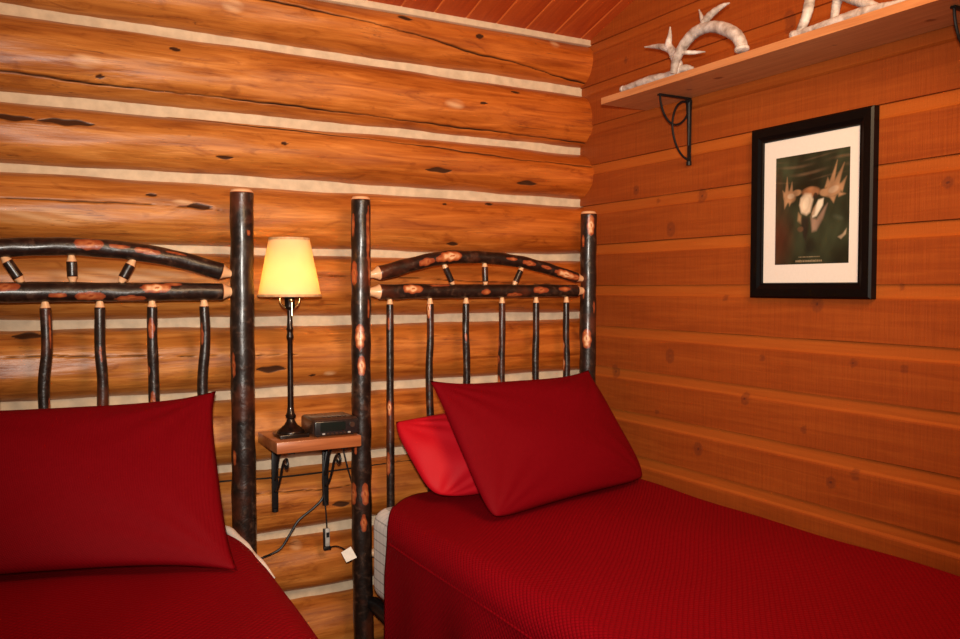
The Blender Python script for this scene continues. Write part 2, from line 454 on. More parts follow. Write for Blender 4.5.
# boarded wall on the right
WK = [(2.146, 1.343), (1.76, 1.328), (1.482, 1.383), (1.976, 1.144), (1.629, 1.154), (2.425, 1.118), (1.465, 1.15), (2.496, 0.894), (1.802, 0.928), (1.616, 0.82), (2.758, 1.03), (2.271, 0.787), (2.048, 0.998), (1.884, 2.244), (1.883, 2.216), (2.506, 1.715), (2.269, 1.712), (1.699, 0.780), (2.631, 1.769), (2.426, 1.60), (1.1, 1.5), (.8, 1.1), (.7, 1.65), (1.2, .9), (2.7, 2.3), (1.35, 1.66)]
ys = np.arange(-.6, 3.06, .010); ny = len(ys)
V = []; F = []; A = dict(strip=[], knot=[]); off = 0
seams = [1.905-.172*k for k in range(-9, 12)]
for i, zs in enumerate(seams):       # zs: bottom edge of a board = seam; below it the smooth bevelled strip of the next
    zl = zs-.172
    prof = [(zs, .024), (zs-.0008, .024)]      # depth into the wall (x offset from WX-...)
    zz = np.concatenate([[zs], np.linspace(zs-.001, zs-.034, 6), np.linspace(zs-.040, zl+.004, 42), [zl+.001, zl]])
    d = np.where(zz > zs-.0005, .009, 0.)
    k = (zz <= zs-.0005) & (zz >= zs-.0345); d = np.where(k, .0075, d)
    k = (zz < zs-.0345) & (zz > zs-.0465); d = np.where(k, .0075*np.clip((zz-(zs-.046))/.011, 0, 1), d)
    d[-1] = .009
    m_ = len(zz)
    r = np.random.RandomState(200+i)
    wv = wob(ys, 300+i, .0012)
    Z = zz[None, :]+wv[:, None]; Y = np.repeat(ys[:, None], m_, 1); X = WX+np.repeat(d[None, :], ny, 0)
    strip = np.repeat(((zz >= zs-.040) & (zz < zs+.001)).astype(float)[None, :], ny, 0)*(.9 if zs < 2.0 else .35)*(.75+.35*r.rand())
    knot = np.zeros_like(Z)
    for (ky, kz) in WK:
        s_ = 1+.5*math.sin(ky*37)
        d2 = ((Y-ky)/(.012*s_))**2+((Z-kz)/(.015*s_))**2
        ring = np.exp(-((np.sqrt(d2)-.9)/.35)**2)*.45+np.clip(1-d2*4, 0, 1)*.8
        knot = np.maximum(knot, ring)
    V.append(np.stack([X, Y, Z], -1).reshape(-1, 3)); F.append(grid_faces(ny, m_, off)); off += ny*m_
    A['strip'].append(strip.ravel()); A['knot'].append(knot.ravel())
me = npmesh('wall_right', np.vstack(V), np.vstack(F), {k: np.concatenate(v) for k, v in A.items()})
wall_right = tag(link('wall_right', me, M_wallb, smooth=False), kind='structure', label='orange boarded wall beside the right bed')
MB().box((WX+.016, -.6, -.02), (WX+.07, 3.08, 3.9)).build('wall_backing', M_wallb, wall_right, False)

# sloped board ceiling rising from the log wall towards the room
KC = .30
def cz(y): return 2.442+(2.93-y)*KC
V = []; F = []; off = 0; st_ = []
yy = np.linspace(-.6, 3.06, 60)
b0 = 2.137
for k in range(-2, 26):
    xr = b0+.139*(-k+1)-.139; xl = xr-.139
    u = np.array([xl, xl+.004, xl+.0075, xr-.0015, xr]); dz = np.array([.0025, .0025, 0, 0, .0025])
    X = np.repeat(u[None, :], 60, 0); Y = np.repeat(yy[:, None], 5, 1); Z = cz(Y)+dz[None, :]
    X = np.minimum(X, WX+.03)
    V.append(np.stack([X, Y, Z], -1).reshape(-1, 3)); F.append(grid_faces(60, 5, off)); off += 300
    s_ = np.zeros((60, 5)); s_[:, 0:2] = 1.; s_[:, 2] = .3; st_.append(s_.ravel())  # lit V joints painted into the colour as brighter lines
    if xl < -1.3: break
ceil = tag(link('ceiling', npmesh('ceiling', np.vstack(V), np.vstack(F), {'strip': np.concatenate(st_)}), M_ceil, smooth=False), kind='structure', label='sloped red-brown board ceiling above the log wall')
bm = MB(); vs = [bm.bm.verts.new(p) for p in [(-1.4, -.6, cz(-.6)+.012), (WX+.07, -.6, cz(-.6)+.012), (WX+.07, 3.08, cz(3.08)+.012), (-1.4, 3.08, cz(3.08)+.012), (-1.4, -.6, cz(-.6)+.06), (WX+.07, -.6, cz(-.6)+.06), (WX+.07, 3.08, cz(3.08)+.06), (-1.4, 3.08, cz(3.08)+.06)]]
for q in ((0, 1, 2, 3), (4, 5, 6, 7), (0, 1, 5, 4), (1, 2, 6, 5), (2, 3, 7, 6), (3, 0, 4, 7)): bm.bm.faces.new([vs[i] for i in q])
bm.build('ceiling_deck', M_ceil, ceil, False)
# chink band where the ceiling meets the top log
tag(MB().box((X0, 2.938, 2.415), (WX+.01, 3.03, 2.447), .008).build('trim_2', M_chink), kind='structure', label='pale sealing strip under the ceiling')
# floor
fl = MB()
for k in range(26): fl.box((X0+.14*k, -.6, -.03), (X0+.14*k+.1375, 3.03, 0.0), .0015, 1)
tag(fl.build('floor', M_floor, None, False), kind='structure', label='wooden plank floor')

# ------------------------------------------------------------------ bark poles
def pole(name, pts, rads, parent, patches=(), tenon=(0, 0), tr=.011, cap=(False, False), n=26, step=.006, rough=.0007, seed=0):
    """A bark pole along pts. patches = (x, z, half length, half width) of bare wood facing the room."""
    P = np.array(pts, float); R = np.array(rads if hasattr(rads, '__len__') else [rads]*len(P), float)
    Q = spline(np.c_[P, R], 12) if len(P) > 2 else np.array([np.r_[P[0], R[0]], np.r_[P[1], R[1]]])
    seg = np.r_[0, np.cumsum(np.linalg.norm(np.diff(Q[:, :3], axis=0), axis=1))]
    L = seg[-1]; s = np.linspace(0, L, max(3, int(L/step)))
    if tenon[0]: s = np.unique(np.r_[s, tenon[0]-.002, tenon[0]*.7])
    if tenon[1]: s = np.unique(np.r_[s, L-tenon[1]+.002, L-tenon[1]*.7])
    C = np.stack([np.interp(s, seg, Q[:, k]) for k in range(3)], 1); rr = np.interp(s, seg, Q[:, 3])
    peel0 = np.zeros(len(s))
    if tenon[0]:
        k = s < tenon[0]; rr = np.where(k, tr+(rr*.93-tr)*np.clip(s/tenon[0], 0, 1)**1.6, rr); peel0 = np.where(k, 1.6, peel0)
    if tenon[1]:
        k = (L-s) < tenon[1]; rr = np.where(k, tr+(rr*.93-tr)*np.clip((L-s)/tenon[1], 0, 1)**1.6, rr); peel0 = np.where(k, 1.6, peel0)
    if cap[1]:
        e = L-s; k = e < .010; rr = np.where(k, rr-.006*(1-e/.010), rr); peel0 = np.where(e < .008, 1.6, peel0)
    T = np.gradient(C, axis=0); T /= np.linalg.norm(T, axis=1)[:, None]
    ref = np.array([0, -1., 0]); Nn = ref-T*(T@ref)[:, None]; Nn /= np.linalg.norm(Nn, axis=1)[:, None]; B = np.cross(T, Nn)
    a = np.arange(n)*2*math.pi/n
    r_ = np.random.RandomState(seed); lump = 0
    for k in range(5):
        lump = lump+rough*r_.uniform(.4, 1)*float(R.mean())/.035*np.sin(s[:, None]*r_.uniform(6, 60)+a[None, :]*r_.randint(0, 4)+r_.rand()*6)
    lump = lump*(peel0 < 1)[:, None]
    rad = rr[:, None]+lump
    Vv = C[:, None, :]+rad[..., None]*(np.cos(a)[None, :, None]*Nn[:, None, :]+np.sin(a)[None, :, None]*B[:, None, :])
    peel = np.repeat(peel0[:, None], n, 1)
    for (px, pz, hl, hw, *kk) in patches:
        kmax = kk[0] if kk else .62; hl *= 1.12; hw *= 1.12
        d = np.hypot(C[:, 0]-px, C[:, 2]-pz); i = int(d.argmin()); c = C[i]
        off_ = np.array([px-c[0], 0, pz-c[2]])
        face = -np.array([c[0], c[1], 0]); face -= T[i]*(face@T[i]); face /= np.linalg.norm(face)
        side = np.cross(T[i], face)
        l = float(np.clip(off_@side/rr[i], -.95, .95)); sp = c+rr[i]*(side*l+face*math.sqrt(1-l*l))
        D = Vv-sp; du = D@T[i]; dw = np.sqrt(np.maximum((D**2).sum(-1)-du**2, 0))
        v = .95-(du/hl)**2-(dw/hw)**2+.12*np.sin(du*210+dw*130)
        hole = np.clip(1-((du-.1*hl)/(hl*.16))**2-(dw/(hw*.22))**2, 0, 1)
        v = np.clip(v, 0, 1)
        peel = np.maximum(peel, v*np.where(hole > .3, .45, 1)*kmax)
    Vv = Vv.reshape(-1, 3); m = len(s)
    F4 = grid_faces(m, n, 0, True)
    i0 = len(Vv); Vv = np.vstack([Vv, C[0]-T[0]*.0005, C[-1]+T[-1]*.0005]); pe = np.r_[peel.ravel(), 1.6, 1.6]
    me = bpy.data.meshes.new(name)
    faces = [tuple(f[::-1]) for f in F4.tolist()]
    faces += [(i0, k, (k+1) % n) for k in range(n)]+[(i0+1, (m-1)*n+(k+1) % n, (m-1)*n+k) for k in range(n)]
    me.from_pydata(Vv.tolist(), [], faces)
    at = me.attributes.new('peel', 'FLOAT', 'POINT'); at.data.foreach_set('value', pe.astype(np.float32))
    me.validate()
    return link(name, me, M_bark, parent)

HY = 2.80
def bed_frame(x0, x1, label, posts, archpts, arch_r, rail_r, sp_x, sp_r, spokes, spoke_r, pat, ztop, seed):
    b = empty('bed_frame', ((x0+x1)/2, HY, 0), label, 'bed', 'rustic bark-pole beds')
    for i, (px, r, pp) in enumerate(posts):
        o = pole('post', [(px+.004, HY, 0), (px+.004*math.cos(seed+i), HY+.003, .55), (px-.003*math.sin(seed), HY-.002, 1.1), (px, HY, ztop[i])], [r*1.08, r*1.03, r, r*.98], b, pp, cap=(False, True), n=40, rough=.0007, seed=seed*10+i)
    pole('arched_rail', [(p[0], HY, p[1]) for p in archpts], arch_r, b, pat['arch'], tenon=(.034, .034), n=30, seed=seed*10+3)
    xa, xb = x0+posts[0][1]-.008, x1-posts[1][1]+.008
    pole('top_rail', [(xa, HY, 1.364), ((xa+xb)/2, HY+.002, 1.366), (xb, HY, 1.366)], [rail_r*1.05, rail_r, rail_r*.93], b, pat['rail'], tenon=(.040, .034), tr=.014, n=30, seed=seed*10+4)
    pole('bottom_rail', [(xa, HY, .42), ((xa+xb)/2, HY+.002, .422), (xb, HY, .42)], rail_r, b, tenon=(.034, .034), seed=seed*10+5)
    for i, sx in enumerate(sp_x):
        j = math.sin(seed*3.1+i*2.3)*(.010 if seed == 1 else .005)
        pole('spindle', [(sx, HY, .43), (sx+j, HY, .72), (sx-j*.8, HY+.002, 1.05), (sx+j*.3, HY, 1.20), (sx, HY, 1.342)], [sp_r*1.1, sp_r*1.05, sp_r, sp_r*.97, sp_r*.92], b, pat['spindle'].get(i, ()), tenon=(.02, .022), tr=sp_r*.55, n=20, seed=seed*10+6+i)
    for i, (a, c) in enumerate(spokes):
        a = Vector((a[0], HY, a[1])); c = Vector((c[0], HY, c[1])); d = (a-c).normalized()
        pole('spoke', [c-d*.004, a+d*.006], spoke_r, b, (), tenon=(.016, .018), tr=spoke_r*.6, n=20, step=.004, seed=seed*10+20+i)
    # bed base: side rails, foot rail, slats and feet under the mattress
    k = MB(); k.tube([(x0+.03, 2.77, .245), (x0+.03, .95, .245)], .026, 14); k.build('side_rail', M_black, b)
    k = MB(); k.tube([(x1-.03, 2.77, .245), (x1-.03, .95, .245)], .026, 14); k.build('side_rail', M_black, b)
    k = MB(); k.tube([(x0+.03, .95, .245), (x1-.03, .95, .245)], .026, 14); k.build('foot_rail', M_black, b)
    for x in (x0+.03, x1-.03):
        k = MB(); k.tube([(x, .95, 0), (x, .95, .27)], .03, 16); k.build('leg', M_black, b)
    for y in np.linspace(1.1, 2.65, 8):
        MB().box((x0+.04, y-.035, .262), (x1-.04, y+.035, .28), .003).build('slat', M_table, b)
    return b

spx = [-.205, -.058, .087, .236, .386, .544]
pl_l = {2: [(.096, 1.013, .045, .010), (.10, 1.25, .06, .004)], 4: [(.382, 1.250, .035, .012), (.384, 1.017, .040, .010), (.373, 1.12, .02, .006)], 5: [(.536, 1.23, .04, .006)], 3: [(.236, 1.18, .03, .005)]}
bedL = bed_frame(-.332, .668, 'dark bark-pole bed with arched headboard, left of the lamp table',
    [(-.332, .038, [(-.34, 1.2, .03, .012)]), (.668, .0385, [(.636, 1.12, .05, .008), (.636, .82, .03, .008), (.69, 1.56, .012, .006)])],
    [(-.295, 1.424), (-.20, 1.452), (-.05, 1.490), (.10, 1.502), (0.17, 1.502), (0.267, 1.498), (0.382, 1.485), (0.487, 1.464), (0.596, 1.433), (0.634, 1.423)],
    .0275, .030, spx, .0165, [((-.016, 1.468), (.026, 1.398)), ((.160, 1.472), (.162, 1.400)), ((.331, 1.462), (.297, 1.398))], .0150,
    dict(arch=[(.205, 1.512, .045, .022), (.29, 1.505, .035, .006), (.37, 1.493, .045, .011), (.454, 1.489, .035, .006), (-.1, 1.48, .03, .012)],
         rail=[(-.015, 1.383, .045, .018), (.205, 1.352, .050, .017), (.395, 1.379, .048, .017, .98), (.32, 1.345, .050, .014), (.45, 1.39, .03, .01), (.12, 1.356, .03, .008)], spindle=pl_l), (1.70, 1.702), 1)
pl_r = {0: [(1.192, .941, .030, .0085, .98), (1.185, .738, .05, .010), (1.19, 1.25, .03, .004)], 1: [(1.350, 1.300, .040, .008, .98)], 2: [(1.508, 1.19, .02, .005)], 3: [(1.652, 1.157, .028, .007), (1.653, 1.012, .032, .009), (1.652, 1.10, .02, .006)], 4: [(1.803, 1.003, .03, .009)], 5: [(1.956, 1.139, .030, .009, .98), (1.944, 1.070, .034, .010, .98), (1.958, 1.105, .02, .006)]}
bedR = bed_frame(1.085, 2.082, 'dark bark-pole bed with arched headboard, in the corner right of the lamp table',
    [(1.085, .0345, [(1.058, 1.427, .050, .015), (1.078, 1.208, .048, .018, .98), (1.084, 1.105, .036, .015, .98), (1.112, 1.57, .11, .010), (1.115, 1.44, .06, .008), (1.055, 1.60, .05, .009), (1.052, .645, .045, .017), (1.098, .647, .045, .016), (1.092, .543, .034, .013), (1.112, 1.30, .04, .006), (1.06, .82, .04, .006)]),
     (2.082, .0335, [(2.094, 1.632, .045, .017, .98), (2.074, 1.166, .043, .020, .98), (2.054, 1.57, .03, .008), (2.11, 1.30, .03, .006), (2.056, 1.36, .03, .006)])],
    [(1.118, 1.424), (1.18, 1.437), (1.283, 1.464), (1.389, 1.487), (1.499, 1.495), (1.613, 1.493), (1.731, 1.483), (1.853, 1.461), (1.979, 1.430), (2.056, 1.414)],
    [.026, .027, .026, .026, .025, .024, .024, .023, .022, .020], .0265, [1.195, 1.356, 1.508, 1.667, 1.825, 1.972], .0138,
    [((1.414, 1.467), (1.452, 1.391)), ((1.589, 1.473), (1.593, 1.390)), ((1.758, 1.458), (1.722, 1.390))], .0115,
    dict(arch=[(1.33, 1.470, .036, .016), (1.434, 1.496, .050, .021, .98), (1.40, 1.485, .04, .014), (1.778, 1.478, .035, .012), (1.86, 1.463, .03, .008), (1.955, 1.436, .055, .017, .98), (2.00, 1.425, .04, .012), (1.70, 1.492, .03, .007)],
         rail=[(1.278, 1.376, .042, .019, .98), (1.392, 1.389, .05, .010), (1.584, 1.362, .024, .012), (1.709, 1.350, .038, .012), (1.83, 1.370, .040, .015), (1.946, 1.374, .032, .011)], spindle=pl_r), (1.70, 1.692), 2)

# ------------------------------------------------------------------ mattresses and covers
def mattress(x0, x1, label):
    b = MB(); b.box((x0, .93, .285), (x1, 2.735, .612), .060, 6)
    bm = b.bm
    o = b.build('mattress', M_sheet)
    return tag(o, label, 'mattress', 'mattresses under the red coverlets')
mattress(1.082, 2.165, 'mattress in white sheet with grey grid lines, on the right bed')
ML = mattress(-.345, .575, 'mattress in white sheet peeking out beside the left bed post')

def coverlet(x0, x1, left_hem, right_hem, yh, label, headL, headR, seed, rho=.07, edge=None):
    """Bedspread: hangs at x0 down to left_hem, over the top at .635, down at x1 to right_hem."""
    zt = .634; prof = []
    def arc(cx, cz_, a0, a1, n, r):
        return [(cx+r*math.cos(a), cz_+r*math.sin(a)) for a in np.linspace(a0, a1, n)]
    zl = np.linspace(left_hem, zt-rho, 26, endpoint=False)
    prof += [(x0, z) for z in zl]
    prof += arc(x0+rho, zt-rho, math.pi, math.pi/2, 14, rho)
    prof += [(x, zt) for x in np.linspace(x0+rho, x1-rho, 54)[1:-1]]
    prof += arc(x1-rho, zt-rho, math.pi/2, 0, 14, rho)
    prof += [(x1, z) for z in np.linspace(zt-rho, right_hem, 26)[1:]]
    prof = np.array(prof); m = len(prof)
    n = 170
    Vv = np.zeros((n, m, 3))
    for j, (x, z) in enumerate(prof):
        # head edge sweeps back towards the foot at the corners and down the sides
        tl = np.clip(1-(x-x0)/.26, 0, 1); tr = np.clip(1-(x1-x)/.26, 0, 1)
        y_head = yh-headL*tl**2.2-headR*tr**2.2
        drop = max(0, zt-rho-z)
        y_head -= .12*max(0, drop-.12)
        y = np.linspace(y_head, .90, n)
        s = np.linspace(0, 1, n)
        nxo = -1 if x < x0+rho*.9 else (1 if x > x1-rho*.9 else 0)
        sag = drop
        dx = (nxo if not (x > 1.5) else .08*nxo)*(.006+.030*sag/.4)+(nxo if x < 1.5 else 0)*.010*np.sin(y*7.3+seed)*min(1, sag/.15)+(nxo if x < 1.5 else 0)*.006*np.sin(y*17+seed)*min(1, sag/.15)
        nz = .003*np.sin(x*9+y*5+seed)+.002*np.sin(x*17-y*12+seed) if drop == 0 else 0
        if edge is not None and x > (x0+x1)/2: dx = dx+edge(y)*np.clip((x-(x0+x1)/2)/((x1-x0)/2), 0, 1)
        # raised seam line along the shoulder
        Vv[:, j, 0] = x+dx; Vv[:, j, 1] = y; Vv[:, j, 2] = z+nz
    F4 = grid_faces(n, m)
    me = npmesh('coverlet', Vv.reshape(-1, 3), F4[:, ::-1])
    o = link('coverlet', me, M_quilt)
    md = o.modifiers.new('thick', 'SOLIDIFY'); md.thickness = .009; md.offset = -1
    tag(o, label, 'bedspread', 'red quilted bedspreads')
    return o, prof
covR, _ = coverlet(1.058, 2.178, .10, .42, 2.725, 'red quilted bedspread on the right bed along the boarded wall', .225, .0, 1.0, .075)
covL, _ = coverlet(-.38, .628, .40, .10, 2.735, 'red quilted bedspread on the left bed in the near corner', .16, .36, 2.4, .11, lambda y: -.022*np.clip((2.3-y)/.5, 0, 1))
# piped seam along the shoulder of the right bedspread
MB().tube([(1.051+.002*math.sin(y*7), y, .553+.003*math.sin(y*5)) for y in np.linspace(2.47, .92, 60)], .0035, 8).build('piping', M_quilt, covR)

# ------------------------------------------------------------------ pillows
def pillow(BL, BR, TR, TL, T, mat, label, seed=0, pull=.03, pullu=.008, rnd=.0, wr=.004, cat='pillow', group=None, n=64):
    BL, BR, TR, TL = [np.array(p, float) for p in (BL, BR, TR, TL)]
    u = np.linspace(-1, 1, n); v = np.linspace(-1, 1, n)
    U, W = np.meshgrid(u, v, indexing='ij')
    a = (U+1)/2; b = (W+1)/2
    P = ((1-a)*(1-b))[..., None]*BL+(a*(1-b))[..., None]*BR+(a*b)[..., None]*TR+((1-a)*b)[..., None]*TL
    ex = (BR-BL+TR-TL)/2; ey = (TL-BL+TR-BR)/2
    nn = np.cross(ex, ey); nn /= np.linalg.norm(nn)
    exn = ex/np.linalg.norm(ex); eyn = ey/np.linalg.norm(ey)
    P = P-(exn[None, None]*(pullu*U*(1-W**4))[..., None])-(eyn[None, None]*(pull*W*(1-np.abs(U)**3.2))[..., None])
    cr_ = (np.abs(U)**5*np.abs(W)**5*(W < 0)*rnd)[..., None]; P = P-exn*U[..., None]*cr_-eyn*W[..., None]*cr_
    th = T/2*((1-np.abs(U)**2.3)*(1-np.abs(W)**2.3))**.55
    r = np.random.RandomState(seed); wn = 0
    for k in range(7):
        f1, f2 = r.uniform(-5, 5, 2)
        wn = wn+np.sin(U*f1*1.5+W*f2*1.5+r.rand()*6)*r.uniform(.3, 1)
    edge = (1-U**8)*(1-W**8)
    # folds that radiate from the corners
    rad = 0
    for (cu, cv) in ((-1, -1), (1, -1), (1, 1), (-1, 1)):
        an = np.arctan2(W-cv, U-cu); ds = np.hypot(W-cv, U-cu)
        rad = rad+np.sin(an*16+cu)*np.exp(-ds*2.2)*np.clip(ds*4, 0, 1)
    front = P+nn*(th+wr*wn*edge*.6+wr*1.6*rad*edge)[..., None]; back = P-nn*(th*.9+wr*wn*edge*.3)[..., None]
    V = np.vstack([front.reshape(-1, 3), back.reshape(-1, 3)])
    F1 = grid_faces(n, n)[:, ::-1]; F2 = grid_faces(n, n, n*n)
    me = npmesh('pillow', V, np.vstack([F1[:, ::-1], F2[:, ::-1]]))
    bm = bmesh.new(); bm.from_mesh(me); bmesh.ops.remove_doubles(bm, verts=bm.verts, dist=.0004)
    bmesh.ops.recalc_face_normals(bm, faces=bm.faces); bm.to_mesh(me); bm.free()
    o = link('pillow', me, mat); tag(o, label, cat, group)
    return o
pillow((-.30, 2.44, .636), (.508, 2.190, .636), (.556, 2.69, 1.055), (-.31, 2.72, 1.065), .15, M_sham, 'large dark red pillow leaning on the left headboard', 3, .040, pullu=.024, rnd=.005, group='dark red shams leaning on the headboards')
pillow((1.290, 2.225, .632), (2.110, 2.430, .636), (2.010, 2.70, 1.050), (1.258, 2.60, 1.058), .15, M_sham, 'dark red pillow in front, leaning over the brighter red one on the right bed', 5, .030, rnd=.035, group='dark red shams leaning on the headboards')
pillow((1.262, 2.525, .652), (2.00, 2.60, .662), (2.00, 2.745, .97), (1.178, 2.71, .905), .15, M_redsheet, 'bright red pillow behind the dark one on the right bed', 8, .0, wr=.006, pullu=-.022, rnd=.02)

# ------------------------------------------------------------------ lamp table
def table():
    t = empty('wall_table', (.89, 2.80, .835), 'small wooden wall shelf table on black iron brackets between the two beds', 'table')
    MB().box((.744, 2.68, .836), (1.037, 2.925, .875), .004).build('table_top', M_table, t)
    for x in (.800, .985):
        k = MB()
        k.box((x-.0115, 2.905, .60), (x+.0115, 2.914, .836), .002); k.tube([(x, 2.9095, .60), (x, 2.9095, .588)], .0115, 12)
        k.box((x-.0115, 2.70, .828), (x+.0115, 2.914, .8355), .002)
        pts = spline([(x, 2.905, .66), (x, 2.875, .675), (x, 2.84, .72), (x, 2.815, .765), (x, 2.79, .79), (x, 2.76, .80), (x, 2.75, .782), (x, 2.765, .768), (x, 2.785, .775)], 6)
        k.tube(pts, .0045, 8)
        pts = spline([(x, 2.905, .70), (x, 2.885, .73), (x, 2.87, .775), (x, 2.85, .80), (x, 2.83, .828)], 6)
        k.tube(pts, .0045, 8)
        k.build('bracket', M_black, t)
    return t
table()

# ------------------------------------------------------------------ lamp
def lamp():
    x, y, z = .819, 2.775, .875
    t = empty('table_lamp', (x, y, z), 'lit table lamp with cream shade and slim dark bronze stem', 'lamp')
    k = MB(); k.box((x-.050, y-.050, z+.0005), (x+.050, y+.050, z+.014), .003)
    k.lathe((x, y, z), [(.047, .014), (.047, .018), (.044, .023), (.040, .026), (.034, .030), (.022, .040), (.015, .052), (.013, .060), (.017, .066), (.018, .072), (.013, .080), (.0105, .10)], 36)
    k.build('base', M_bronze, t)
    k = MB(); k.lathe((x, y, z), [(.0105, .095), (.010, .14), (.0092, .25), (.0085, .325), (.012, .334), (.0125, .340), (.0095, .350), (.0095, .358), (.0125, .364), (.0095, .372), (.0085, .40), (.0085, .430)], 28)
    k.build('stem', M_bronze, t)
    k = MB(); k.lathe((x, y, z), [(.010, .428), (.017, .434), (.019, .442), (.017, .448), (.0165, .478), (.013, .484)], 28); k.build('socket', M_bronze, t)
    k = MB()
    k.tube([(x+.034*math.sin(a), y, z+.466-.034*math.cos(a)) for a in np.linspace(-1.9, 1.9, 28)], .0042, 10)
    k.tube([(x-.012, y, z+.433), (x+.012, y, z+.433)], .006, 10)
    k.lathe((x, y-.018, z+.462), [(.0, -.008), (.006, -.005), (.0075, 0), (.006, .005), (0, .008)], 14)
    k.build('harp', M_brass, t)
    s = z+.475; h = .195
    k = MB(); n = 64; bm = k.bm
    prof = [(.105, 0), (.0670, h)]
    def ring(r, zz): return [bm.verts.new((x+r*math.cos(2*math.pi*i/n), y+r*math.sin(2*math.pi*i/n), zz)) for i in range(n)]
    rs = [ring(.105+(.0670-.105)*q, s+h*q) for q in np.linspace(0, 1, 9)]
    ri = [ring(.1035+(.0655-.1035)*q, s+h*q) for q in np.linspace(0, 1, 9)]
    for R in (rs, ri):
        for a, b in zip(R, R[1:]):
            for i in range(n): bm.faces.new((a[i], a[(i+1) % n], b[(i+1) % n], b[i]))
    for a, b in ((rs[0], ri[0]), (rs[-1], ri[-1])):
        for i in range(n): bm.faces.new((a[i], a[(i+1) % n], b[(i+1) % n], b[i]))
    sh = k.build('lamp_shade', M_shade, t)
    for r, zz in ((.1055, s+.003), (.0676, s+h-.003)):
        k = MB(); k.lathe((x, y, zz), [(r-.003, -.004), (r+.0012, -.004), (r+.0002, .004), (r-.003, .004), (r-.003, -.004)], 64)
        k.build('binding', M_trimshade, sh)
    k = MB(); k.lathe((x, y, z+.484), [(.012, 0), (.013, .012), (.020, .035), (.026, .052), (.026, .066), (.020, .080), (.008, .089), (.0, .091)], 24); k.build('bulb', M_bulb, t)
    k = MB(); k.tube([(x, y-.024, z+.455), (x, y-.026, z+.41)], .001, 6); 
    k.build('pull_chain', M_brass, t)
lamp()

# ------------------------------------------------------------------ clock radio
def radio():
    x0, x1, y0, y1, z = .874, 1.034, 2.695, 2.845, .875
    t = empty('clock_radio', ((x0+x1)/2, (y0+y1)/2, z), 'black clock radio on the wall table beside the lamp', 'clock radio')
    MB().box((x0, y0+.004, z+.003), (x1, y1, z+.062), .012, 4).build('body', M_plastic2, t)
    MB().box((x0+.002, y0-.002, z+.006), (x1-.002, y0+.010, z+.056), .005, 3).build('front_panel', M_plastic, t)
    MB().box((x0+.022, y0-.0035, z+.020), (x0+.110, y0-.0015, z+.050), .001, 1).build('display', M_disp, t)
    for k in range(7):
        MB().box((x0+.028+k*.015, y0-.0045, z+.010), (x0+.038+k*.015, y0-.001, z+.015), .0008, 1).build('button', M_grey if k in (0, 6) else M_plastic2, t)
    k = MB(); k.tube([(x1-.026, y0-.006, z+.038), (x1-.026, y0, z+.038)], .009, 20); k.build('dial', M_plastic2, t)
    k = MB()
    for q in range(5): k.box((x0+.04+q*.018, y0+.030, z+.060), (x0+.052+q*.018, y0+.042, z+.0645), .001, 1)
    k.build('snooze_bar', M_plastic, t)
    for dx in (x0+.02, x1-.02):
        for dy in (y0+.02, y1-.02): MB().box((dx-.005, dy-.005, z+.0005), (dx+.005, dy+.005, z+.004)).build('foot', M_plastic, t)
radio()

# ------------------------------------------------------------------ cables
def cable(name, pts, r, mat, label, cat='cable', n=8, parent=None):
    k = MB(); k.tube(spline(pts, n), r, 8); o = k.build(name, mat, parent)
    if parent is None: tag(o, label, cat)
    return o
cable('wall_wire', [(-.5, 2.972, .700), (.2, 2.970, .700), (.589, 2.968, .703), (.78, 2.964, .697), (.941, 2.966, .695), (1.143, 2.968, .699), (1.255, 2.968, .701), (1.6, 2.97, .703)], .0035, M_black, 'thin black wire running level along the log wall behind the lamp table')
cord = empty('lamp_cord', (.95, 2.87, .60), 'thick black lamp cord drooping from the table bracket to behind the left bed post', 'cord')
cable('cord', [(1.0, 2.90, .83), (.985, 2.89, .79), (.968, 2.885, .70), (.968, 2.885, .628), (.935, 2.885, .592), (.877, 2.885, .552), (.842, 2.885, .502), (.812, 2.885, .462), (.775, 2.885, .445), (.742, 2.875, .440), (.70, 2.88, .415), (.725, 2.87, .392), (.765, 2.87, .375), (.782, 2.87, .345), (.780, 2.87, .30), (.74, 2.88, .2), (.72, 2.9, .05)], .0045, M_black, '', parent=cord)
sw = empty('dimmer_cord', (.976, 2.87, .52), 'thin wire with small grey inline switch hanging below the lamp table', 'switch')
cable('wire', [(.975, 2.89, .80), (.966, 2.88, .72), (.968, 2.875, .64), (.973, 2.87, .57), (.976, 2.87, .514)], .0028, M_black, '', parent=sw)
MB().box((.968, 2.862, .448), (.985, 2.877, .514), .004, 3).build('switch_body', M_grey, sw)
MB().box((.963, 2.866, .438), (.969, 2.879, .512), .002, 2).build('switch_edge', M_black, sw)
MB().box((.963, 2.862, .434), (.990, 2.879, .448), .003, 2).build('switch_end', M_black, sw)
MB().box((.971, 2.860, .482), (.982, 2.863, .500), .001, 1).build('switch_slider', M_black, sw)
tg = empty('paper_tag', (1.04, 2.80, .43), 'small white tag hanging on a dark string beside the right bed post', 'tag')
cable('string', [(.982, 2.865, .444), (1.002, 2.84, .452), (1.022, 2.80, .446), (1.028, 2.765, .435)], .0026, M_black, '', parent=tg)
def slab(name, P4, th, mat, parent):
    P4 = [Vector(p) for p in P4]; nn = (P4[1]-P4[0]).cross(P4[3]-P4[0]).normalized()*th
    k = MB(); a = [k.bm.verts.new(p) for p in P4]; b = [k.bm.verts.new(p+nn) for p in P4]
    k.bm.faces.new(a); k.bm.faces.new(b[::-1])
    for i in range(4): k.bm.faces.new((a[i], a[(i+1) % 4], b[(i+1) % 4], b[i]))
    return k.build(name, mat, parent, False)
slab('tag_card', [(.988, 2.755, .455), (1.022, 2.750, .472), (1.044, 2.750, .430), (1.006, 2.752, .418)], .002, M_white, tg)
